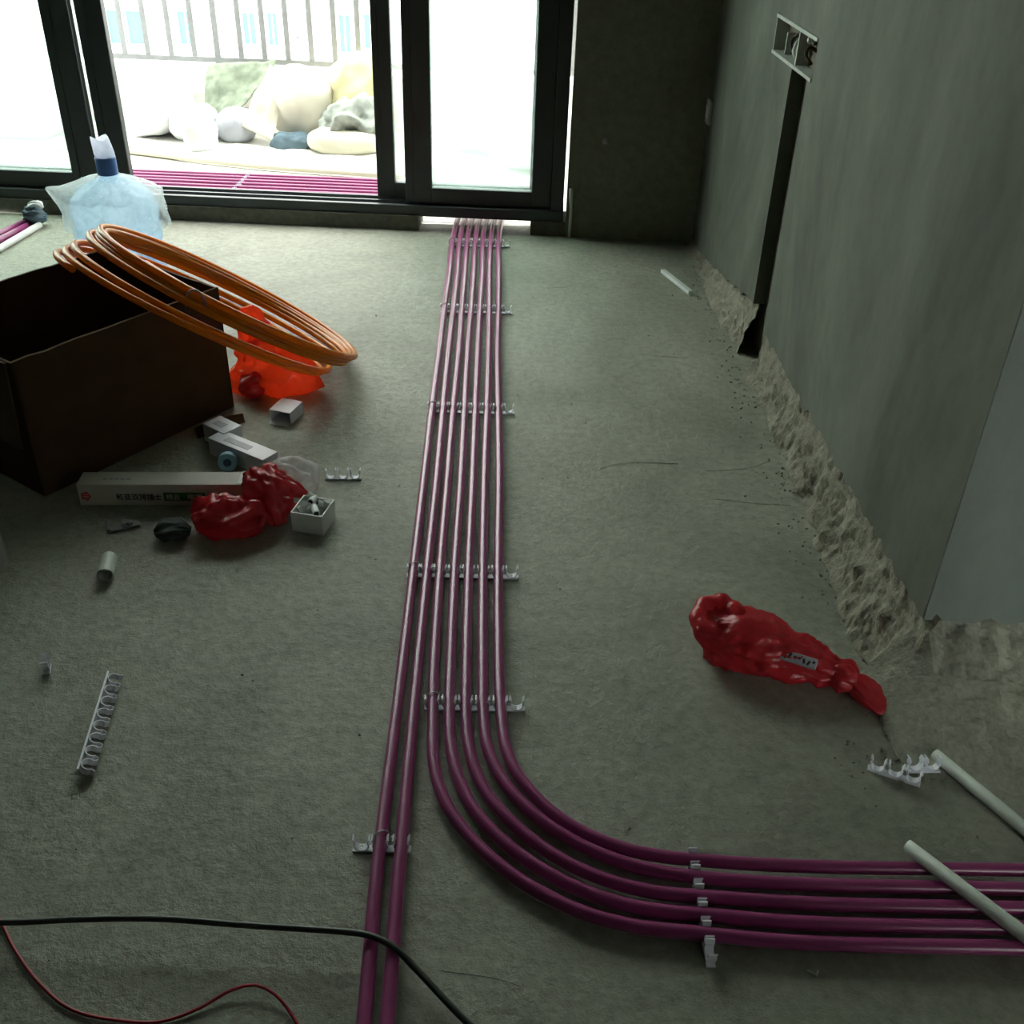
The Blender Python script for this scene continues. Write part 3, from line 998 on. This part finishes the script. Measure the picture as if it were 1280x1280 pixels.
lo = bag('lobe', rel([(-0.570, 2.350, 0.030, 0.015, 0.02), (-0.592, 2.344, 0.034, 0.032, 0.032), (-0.612, 2.340, 0.030, 0.030, 0.028), (-0.628, 2.340, 0.022, 0.012, 0.012)], B1), 'redfilm', 8, 0.010, 30, root=ob)
lo['label'] = 'deeper red crumpled corner of the bag'

# red bag among the cartons
r2 = empty('red_bag', (-0.50, 1.76, 0.0))
tag(r2, 'crumpled red plastic bag between the long carton and the small white box', 'plastic bag')
B2 = (-0.50, 1.76)
bag('body', rel([(-0.598, 1.745, 0.030, 0.014, 0.014), (-0.588, 1.746, 0.032, 0.036, 0.030), (-0.550, 1.748, 0.032, 0.046, 0.034),
                 (-0.505, 1.752, 0.030, 0.050, 0.033), (-0.470, 1.762, 0.030, 0.040, 0.028), (-0.452, 1.768, 0.026, 0.016, 0.014)], B2), 'redfilm', 11, 0.015, 26, root=r2)
bag('top_fold', rel([(-0.430, 1.750, 0.014, 0.016, 0.012), (-0.440, 1.775, 0.034, 0.040, 0.030), (-0.458, 1.815, 0.052, 0.045, 0.040), (-0.470, 1.845, 0.060, 0.038, 0.034),
                     (-0.475, 1.865, 0.056, 0.014, 0.014)], B2), 'redfilm', 12, 0.015, 26, root=r2)
bag('side_fold', rel([(-0.462, 1.835, 0.058, 0.018, 0.016), (-0.440, 1.838, 0.056, 0.026, 0.020), (-0.410, 1.838, 0.046, 0.020, 0.016), (-0.385, 1.832, 0.034, 0.010, 0.010)], B2), 'redfilm', 13, 0.006, 30, root=r2)

# clear crumpled bag
o = bag('clear_bag', [(-0.480, 1.905, 0.022, 0.010, 0.010), (-0.465, 1.905, 0.030, 0.040, 0.026), (-0.430, 1.902, 0.036, 0.050, 0.034),
                      (-0.395, 1.895, 0.030, 0.044, 0.028), (-0.372, 1.885, 0.020, 0.012, 0.012)], 'clearfilm', 21, 0.016, 22)
tag(o, 'crumpled clear plastic bag behind the red bag', 'plastic bag')

# ------------------------------------------------------------------ cartons and small things
def carton(name, loc, rz, dims, mat, label, open_end=False):
    x, y, z = dims
    root = empty(name, loc, (0, 0, R(rz)))
    tag(root, label, 'carton')
    if not open_end:
        G().span((-x / 2, -y / 2, 0.0005), (x / 2, y / 2, z)).build('body', mat, root, bevel=0.0012)
        G().span((x / 2 - 0.0005, -y / 2 + 0.001, z - 0.010), (x / 2 + 0.0012, y / 2 - 0.001, z + 0.0002)).build('tuck_flap', mat, root)
        G().span((-x * 0.28, -y * 0.22, z - 0.0004), (x * 0.16, y * 0.16, z + 0.0005)).build('print', 'cartongrey', root)
    else:
        t = 0.0016
        g = G()
        g.span((-x / 2, -y / 2, 0.0005), (x / 2, y / 2, t)).span((-x / 2, -y / 2, z - t), (x / 2, y / 2, z))
        g.span((-x / 2, -y / 2, t), (-x / 2 + t, y / 2, z - t)).span((x / 2 - t, -y / 2, t), (x / 2, y / 2, z - t))
        g.span((-x / 2 + t, y / 2 - t, t), (x / 2 - t, y / 2, z - t))
        g.build('body', mat, root)
        f = G().prism([(-x / 2, -y / 2, 0.003), (x / 2, -y / 2, 0.003), (x / 2 - 0.004, -y / 2 - 0.014, 0.0008), (-x / 2 + 0.004, -y / 2 - 0.014, 0.0008)], (0, 0, 0.0012))
        f.build('flap', mat, root)
    return root


carton('small_carton', (-0.497, 2.241, 0), -8, (0.056, 0.066, 0.032), 'carton', 'small silvery carton with an open end on the floor below the orange bag', True).rotation_euler = (0, 0, R(-18))
carton('white_carton', (-0.5565, 2.024, 0), -34, (0.172, 0.047, 0.044), 'carton', 'oblong white carton with a bright top beside the long box')
carton('blue_carton', (-0.622, 2.113, 0), -38, (0.075, 0.052, 0.046), 'carton', 'small pale carton between the cardboard strip and the oblong carton')

tp = empty('tape_roll', (-0.583, 1.985, 0.0), (0, 0, R(8)))
tag(tp, 'roll of light blue tape standing against the white carton', 'tape roll')
g = G().lathe([(0.009, -0.010), (0.0205, -0.010), (0.0215, -0.008), (0.0215, 0.008), (0.0205, 0.010), (0.009, 0.010), (0.009, -0.010)], 36, cap=False)
a = g.build('winding', 'bluetape', tp, loc=(0, 0, 0.0218), smooth=False)
a.rotation_euler = (R(78), 0, 0)
a = G().lathe([(0.0088, -0.009), (0.0105, -0.0102), (0.0105, 0.0102), (0.0088, 0.009)], 28).build('core', 'bluecore', tp, loc=(0, 0, 0.0218))
a.rotation_euler = (R(78), 0, 0)
a = G().lathe([(0.0088, -0.004), (0.0088, 0.004)], 24).build('core_disc', 'bluecore', tp, loc=(0, 0, 0.0218))
a.rotation_euler = (R(78), 0, 0)


# long carton with print
def text_mesh(body, size, bold=0.0):
    cu = bpy.data.curves.new('lettering', 'FONT')
    cu.body = body
    cu.size = size
    cu.offset = bold
    cu.extrude = 0.0003
    cu.align_x = 'LEFT'
    cu.align_y = 'BOTTOM_BASELINE' if 'BOTTOM_BASELINE' in [e.identifier for e in cu.bl_rna.properties['align_y'].enum_items] else 'BOTTOM'
    ob = bpy.data.objects.new('lettering', cu)
    COL.objects.link(ob)
    dg = bpy.context.evaluated_depsgraph_get()
    me = bpy.data.meshes.new_from_object(ob.evaluated_get(dg))
    bpy.data.objects.remove(ob, do_unlink=True)
    bpy.data.curves.remove(cu)
    return me


LB = empty('long_carton', (-0.8595, 1.8285, 0.0), (0, 0, R(2)))
tag(LB, 'long cream carton printed with black lettering and a green bar', 'carton')
LX, LY, LZ = 0.343, 0.052, 0.052
G().span((0, 0, 0.0005), (LX, LY, LZ)).build('body', 'longbox', LB, bevel=0.0015)
a = G().prism([(LX - 0.012, 0.004, LZ - 0.0004), (LX - 0.001, 0.004, LZ - 0.0004), (LX + 0.002, LY - 0.004, LZ + 0.004), (LX - 0.008, LY - 0.004, LZ + 0.003)], (0, 0, 0.001)).build('end_flap', 'white', LB)


def letters(body, x, z, size, mat, y, name='lettering', bold=0.0, sx=1.0):
    me = text_mesh(body, size, bold)
    me.materials.clear()
    me.materials.append(M[mat])
    o = bpy.data.objects.new(name, me)
    COL.objects.link(o)
    o.parent = LB
    o.location = (x, y, z)
    o.rotation_euler = (R(90), 0, 0)
    o.scale = (sx, 1, 1)
    return o


letters('新亚双排插士', 0.078, 0.0155, 0.0165, 'ink', -0.0004, bold=0.0003, sx=0.95)
gb = G().span((0.176, -0.0006, 0.0125), (0.262, 0.0004, 0.0325)).build('green_bar', 'greenink', LB)
letters('精品', 0.181, 0.0160, 0.0155, 'lightink', -0.0011, bold=0.0001, sx=0.9)
letters('电工', 0.224, 0.0160, 0.0155, 'lightink', -0.0011, bold=0.0003, sx=1.1)
g = G()
g.add([(0.0155 + 0.0095 * math.cos(R(a)) * (1 + 0.12 * math.cos(R(5 * a))), -0.0007, 0.024 + 0.0105 * math.sin(R(a)) * (1 + 0.12 * math.cos(R(5 * a)))) for a in range(0, 360, 10)], [tuple(range(36))])
em = g.build('emblem', 'redink', LB)
g = G()
for k in (-1, 0, 1):
    g.span((0.0105, -0.0012, 0.0235 + 0.0045 * k), (0.0205, -0.0006, 0.0243 + 0.0045 * k))
g.build('emblem_line', 'longbox', em)
g = G()
for k in range(5):
    g.span((0.05 + 0.012 * k, 0.020, LZ - 0.0003), (0.058 + 0.012 * k, 0.026, LZ + 0.0004))
g.build('top_print', 'cartongrey', LB)

# white junction box full of fittings
jb = empty('junction_box', (-0.360, 1.773, 0.0), (0, 0, R(-14)))
tag(jb, 'small open white junction box filled with white fittings', 'junction box')
s, h, t = 0.034, 0.046, 0.0025
G().span((-s, -s, 0.0005), (s, s, 0.003)).build('bottom', 'white', jb)
for (a, b) in (((-s, -s), (s, -s + t)), ((-s, s - t), (s, s)), ((-s, -s + t), (-s + t, s - t)), ((s - t, -s + t), (s, s - t))):
    G().span((a[0], a[1], 0.003), (b[0], b[1], h)).build('side', 'white', jb)
for k, (x, y, z, rx, rz, kind) in enumerate([(-0.016, -0.004, 0.043, 25, 30, 0), (0.010, -0.012, 0.045, -20, 110, 1), (-0.006, 0.016, 0.049, 30, 80, 1), (0.018, 0.016, 0.039, 10, 10, 0)]):
    f = empty('pipe_fitting', Vector((-0.360, 1.773, 0)) + Matrix.Rotation(R(-14), 3, 'Z') @ Vector((x, y, z)), (R(rx), R(15 * (k - 1)), R(rz)))
    tag(f, ['white tee fitting at the left of the junction box', 'white elbow fitting at the front of the junction box',
            'white elbow fitting sticking up highest from the junction box', 'white tee fitting in the far right corner of the junction box'][k], 'fitting', 'fittings in the junction box')
    g = G()
    g.tube([(-0.015, 0, 0), (0.015, 0, 0)], 0.0075, 14)
    if kind == 0:
        g.tube([(0, 0, 0), (0, 0, 0.016)], 0.0072, 14)
    else:
        g.tube([(0.010, 0, 0), (0.010, 0.016, 0)], 0.0072, 14)
    b = g.build('body', 'white', f, smooth=False)
    for e in (-0.0153, 0.0153):
        G().tube([(e - 0.0004, 0, 0), (e + 0.0004, 0, 0)], 0.0052, 14).build('bore', 'black', f)

# dark grey bracket and dark scrap below the long box
br = empty('grey_bracket', (-0.745, 1.745, 0.0), (0, 0, R(25)))
tag(br, 'grey plastic bracket on the dark floor below the long carton', 'bracket')
g = G()
g.span((-0.030, -0.008, 0.0005), (0.032, 0.008, 0.006)).span((-0.030, -0.008, 0.0005), (-0.024, 0.030, 0.010))
g.build('plate', 'greyplastic', br, bevel=0.001)
G().span((0.0, -0.004, 0.006), (0.008, 0.026, 0.014)).build('rib', 'greyplastic', br)
G().tube([(0.014, 0.002, 0.006), (0.014, 0.002, 0.014)], 0.006, 12).build('boss', 'greyplastic', br)
o = bag('dark_scrap', [(-0.668, 1.712, 0.012, 0.010, 0.008), (-0.650, 1.715, 0.018, 0.030, 0.016), (-0.625, 1.722, 0.018, 0.028, 0.016), (-0.602, 1.726, 0.010, 0.010, 0.008)], 'darkcloth', 31, 0.012, 34)
tag(o, 'dark green crumpled scrap in front of the long carton', 'scrap')

# white coupling
cp = G()
prof = [(0.0125, -0.029), (0.0150, -0.029), (0.0150, 0.029), (0.0125, 0.029)]
cp.loft([[Vector((r * math.cos(2 * math.pi * k / 28), z, r * math.sin(2 * math.pi * k / 28))) for k in range(28)] for r, z in prof + prof[:1]], cap=False)
cp.loft([[Vector((r * math.cos(2 * math.pi * k / 28), z, r * math.sin(2 * math.pi * k / 28))) for k in range(28)] for r, z in ((0.0126, 0.0), (0.0126, 0.003))])
o = cp.build('pipe_coupling', 'pvc', loc=(-0.727, 1.595, 0.0152), smooth=False)
o.rotation_euler = (0, 0, R(10))
tag(o, 'short white pipe coupling lying open end forward', 'coupling')

# clear jar at the left edge
jr = empty('clear_jar', (-0.985, 1.60, 0.0), (0, 0, 0))
tag(jr, 'clear plastic jar cut off by the left edge', 'jar')
G().lathe([(0.055, 0.001), (0.062, 0.004), (0.062, 0.085), (0.050, 0.100), (0.050, 0.115)], 36, cap=False).build('body', 'clearfilm', jr, smooth=True)
G().lathe([(0.052, 0.100), (0.054, 0.101), (0.054, 0.118), (0.050, 0.120)], 36).build('lid', 'greyplastic', jr)

# water bottle under a clear bag
wbt = empty('water_bottle', (-1.194, 3.243, 0.0))
tag(wbt, 'big light blue water bottle with a dark blue cap', 'bottle')
prof = [(0.118, 0.002), (0.130, 0.010), (0.133, 0.03), (0.133, 0.070), (0.126, 0.080), (0.126, 0.090), (0.133, 0.100), (0.133, 0.140),
        (0.126, 0.150), (0.126, 0.160), (0.133, 0.170), (0.132, 0.200), (0.122, 0.232), (0.098, 0.258), (0.066, 0.276), (0.040, 0.286),
        (0.030, 0.296), (0.027, 0.31), (0.027, 0.325)]
G().lathe(prof, 56).build('body', 'bottle', wbt, smooth=True)
G().lathe([(0.027, 0.300), (0.031, 0.302), (0.031, 0.352), (0.027, 0.356)], 32).build('cap', 'cap', wbt, smooth=False)
nb = G()
rings = []
for j, (r, z) in enumerate([(0.029, 0.350), (0.030, 0.365), (0.028, 0.39), (0.026, 0.405), (0.024, 0.410)]):
    rings.append([Vector((r * math.cos(a) * (1 + 0.06 * math.sin(3 * a + j)) - 0.002 * j, r * math.sin(a), z + (0.006 * math.sin(2 * a) if j > 2 else 0))) for a in [2 * math.pi * k / 28 for k in range(28)]])
nb.loft(rings, cap=False)
nb.build('cap_sleeve', 'caplabel', wbt, smooth=True)

# loose clear bag draped over its shoulders
bb = G()
nA, nB = 90, 26
rings = []
for j in range(nB):
    b = j / (nB - 1)
    z = 0.292 - 0.12 * b - 0.03 * b * b
    r = 0.034 + 0.112 * min(1, b * 2.9) ** 0.75
    rg = []
    for k in range(nA):
        a = 2 * math.pi * k / nA
        q = Vector((math.cos(a), math.sin(a), z * 3))
        rr_ = r + 0.008 * (0.3 + b) * (ridge(q, 2.3, 4) + 0.5 * fbm(q, 5, 2)) + 0.006
        spike = max(0, math.cos(a - R(192))) ** 24 * max(0, 1 - abs(b - 0.45) / 0.3)
        rr_ += 0.038 * spike
        spike2 = max(0, math.cos(a - R(-5))) ** 16 * max(0, 1 - abs(b - 0.75) / 0.25)
        rr_ += 0.004 * spike2
        rr_ = max(rr_, 0.136 if z < 0.235 else 0.0)
        zz = z + 0.012 * fbm(q, 3, 7) + 0.03 * spike
        if j == nB - 1:
            zz += 0.02 * fbm(q, 6, 3)
        rg.append(Vector((rr_ * math.cos(a), rr_ * math.sin(a), zz)))
    rings.append(rg)
bb.loft(rings, cap=False)
o = bb.build('clear_bag', 'bagfilm', loc=(-1.194, 3.243, 0.0), smooth=True)
tag(o, 'thin clear bag draped over the shoulders of the water bottle', 'plastic bag')

# pipes at the far left
for k, (p, q, r, mt, lab) in enumerate([
        ((-1.665, 3.66, 0.012), (-1.88, 2.90, 0.012), 0.011, 'purple', 'purple conduit offcut lying outermost by the far left curb'),
        ((-1.640, 3.64, 0.012), (-1.80, 2.90, 0.012), 0.011, 'purple', 'purple conduit offcut next to the white one by the curb'),
        ((-1.608, 3.62, 0.012), (-1.715, 2.90, 0.012), 0.011, 'white', 'white tube lying with the purple offcuts by the curb')]):
    o = G().tube([Vector(p).lerp(Vector(q), t / 6) for t in range(7)], r, 14).build('conduit_offcut', mt, smooth=True)
    tag(o, lab, 'conduit', 'offcuts at the far left')
o = bag('rag_tie', [(-1.67, 3.665, 0.03, 0.01, 0.01), (-1.65, 3.655, 0.034, 0.028, 0.026), (-1.62, 3.645, 0.036, 0.030, 0.028), (-1.59, 3.65, 0.03, 0.012, 0.012)], 'navy', 41, 0.014, 40)
tag(o, 'dark frayed rag bunched on the ends of the offcuts', 'rag')
o = bag('paper_scrap', [(-1.66, 3.668, 0.058, 0.006, 0.004), (-1.64, 3.665, 0.068, 0.02, 0.012), (-1.615, 3.66, 0.072, 0.016, 0.012), (-1.60, 3.655, 0.062, 0.006, 0.005)], 'sackwhite', 42, 0.012, 50)
tag(o, 'pale crumpled scrap on top of the dark rag', 'scrap')

# white tubes at the right
o = G().tube([(0.712, 1.140, 0.011), (0.796, 0.990, 0.011), (0.99, 0.645, 0.011)], 0.0098, 16).build('white_tube', 'pvc', smooth=True)
tag(o, 'white tube lying on the floor at the right, farther one', 'tube')
o = G().tube([(0.596, 0.944, 0.0342), (0.702, 0.806, 0.0346), (0.90, 0.548, 0.035)], 0.0098, 16).build('white_tube', 'pvc', smooth=True)
tag(o, 'white tube lying across the five purple conduits', 'tube')
g = G().box((0, 0, 0.008), (0.016, 0.205, 0.013))
o = g.build('white_offcut', 'white', loc=(0.602, 3.215, 0), bevel=0.002)
o.rotation_euler = (0, 0, R(18))
tag(o, 'short white offcut on the floor near the far right corner', 'offcut')
o = G().tube([(0.418, 0.772, 0.003), (0.428, 0.765, 0.004), (0.432, 0.772, 0.003)], 0.0016, 6).build('tile_spacer', 'pvc')
tag(o, 'tiny pale plastic scrap below the bent conduits', 'scrap')

# cords
pts = [(-0.95, 0.83, 0.030), (-0.611, 0.813, 0.030), (-0.512, 0.817, 0.032), (-0.410, 0.818, 0.033), (-0.306, 0.811, 0.032), (-0.206, 0.806, 0.030), (-0.165, 0.803, 0.0295),
       (-0.143, 0.800, 0.0287), (-0.112, 0.786, 0.0287), (-0.083, 0.762, 0.0215), (-0.024, 0.706, 0.010), (0.028, 0.660, 0.006), (0.10, 0.60, 0.006), (0.2, 0.5, 0.006)]
o = G().tube(smooth_path(pts, 0.012), 0.0043, 10).build('power_cord', 'rubber', smooth=True)
tag(o, 'black cord crossing over the two straight conduits', 'cord')
pts = [(-0.70, 0.92, 0.02), (-0.626, 0.834, 0.004), (-0.588, 0.789, 0.003), (-0.542, 0.746, 0.003), (-0.491, 0.713, 0.003), (-0.430, 0.700, 0.003), (-0.382, 0.699, 0.003), (-0.339, 0.716, 0.004),
       (-0.305, 0.737, 0.008), (-0.276, 0.742, 0.011), (-0.250, 0.731, 0.009), (-0.218, 0.697, 0.004), (-0.19, 0.65, 0.003), (-0.17, 0.58, 0.003)]
o = G().tube(smooth_path(pts, 0.010), 0.0022, 8).build('red_wire', 'redwire', smooth=True)
tag(o, 'thin red wire looping over the floor at the lower left', 'wire')

# socket box in the right wall
sb = empty('socket_box', (XW, 2.69, 0.755))
tag(sb, 'recessed double socket box with bare wires on the right wall', 'socket box')
y0, y1, hh, dp = -0.198, 0.198, 0.094, 0.0355
G().span((dp - 0.003, y0, 0.001), (dp, y1, hh)).build('back', 'chase', sb)
G().span((-0.003, y0, 0.001), (dp, y1, 0.009)).build('bottom_lip', 'box_plastic', sb)
G().span((-0.003, y0, hh - 0.008), (dp, y1, hh)).build('top_lip', 'box_plastic', sb)
G().span((-0.001, y1 - 0.006, 0.009), (dp, y1, hh - 0.008)).build('end', 'box_plastic', sb)
G().span((0.006, y0, 0.009), (dp, y0 + 0.006, hh - 0.008)).build('end', 'box_plastic', sb)
G().span((0.002, -0.032, 0.009), (dp - 0.003, -0.024, hh - 0.008)).build('divider', 'box_plastic', sb)
G().span((0.012, 0.12, 0.009), (dp - 0.003, 0.126, 0.06)).build('divider', 'box_plastic', sb)
for k, pts in enumerate([[(0.034, 0.05, 0.06), (0.02, 0.045, 0.05), (0.012, 0.04, 0.03), (0.018, 0.03, 0.015)],
                         [(0.034, 0.02, 0.07), (0.015, 0.035, 0.066), (0.01, 0.06, 0.05), (0.02, 0.07, 0.02)],
                         [(0.034, -0.09, 0.05), (0.010, -0.10, 0.06), (0.0, -0.12, 0.045), (0.01, -0.14, 0.03)],
                         [(0.034, -0.07, 0.06), (0.012, -0.08, 0.075), (0.008, -0.10, 0.07)]]):
    G().tube(smooth_path(pts, 0.008), 0.0042, 8).build('wire_tail', ['white', 'black', 'card', 'white'][k], sb, smooth=True)
for y in (0.06, -0.07):
    G().tube([(0.034, y, 0.072), (0.026, y, 0.072)], 0.013, 12).build('knockout', 'black', sb)

# bolt and stub on the back wall, little box at the corner
bo = G()
bo.lathe([(0.006, 0.0), (0.011, 0.001), (0.011, 0.007), (0.006, 0.011), (0.002, 0.012)], 14)
o = bo.build('wall_bolt', 'wire', loc=W(0.383, 0.0, 0.342))
o.rotation_euler = (R(90), 0, DA)
tag(o, 'small shiny bolt head on the dark back wall', 'bolt')
o = G().tube([W(0.277, -0.006, -0.002), W(0.278, -0.005, 0.10), W(0.274, -0.004, 0.175)], [0.0055, 0.005, 0.007], 10).build('conduit_stub', 'pvc', smooth=True)
tag(o, 'thin pale conduit stub standing at the foot of the back wall', 'conduit')
cb = empty('corner_box', (XW, 3.60, 0.42))
tag(cb, 'small pale switch box on the right wall beside the far corner', 'switch box')
G().span((-0.010, -0.030, 0), (0.0, 0.030, 0.075)).build('body', 'box_plastic', cb, bevel=0.002)
G().span((-0.013, -0.018, 0.018), (-0.010, 0.018, 0.058)).build('rocker', 'white', cb, bevel=0.001)
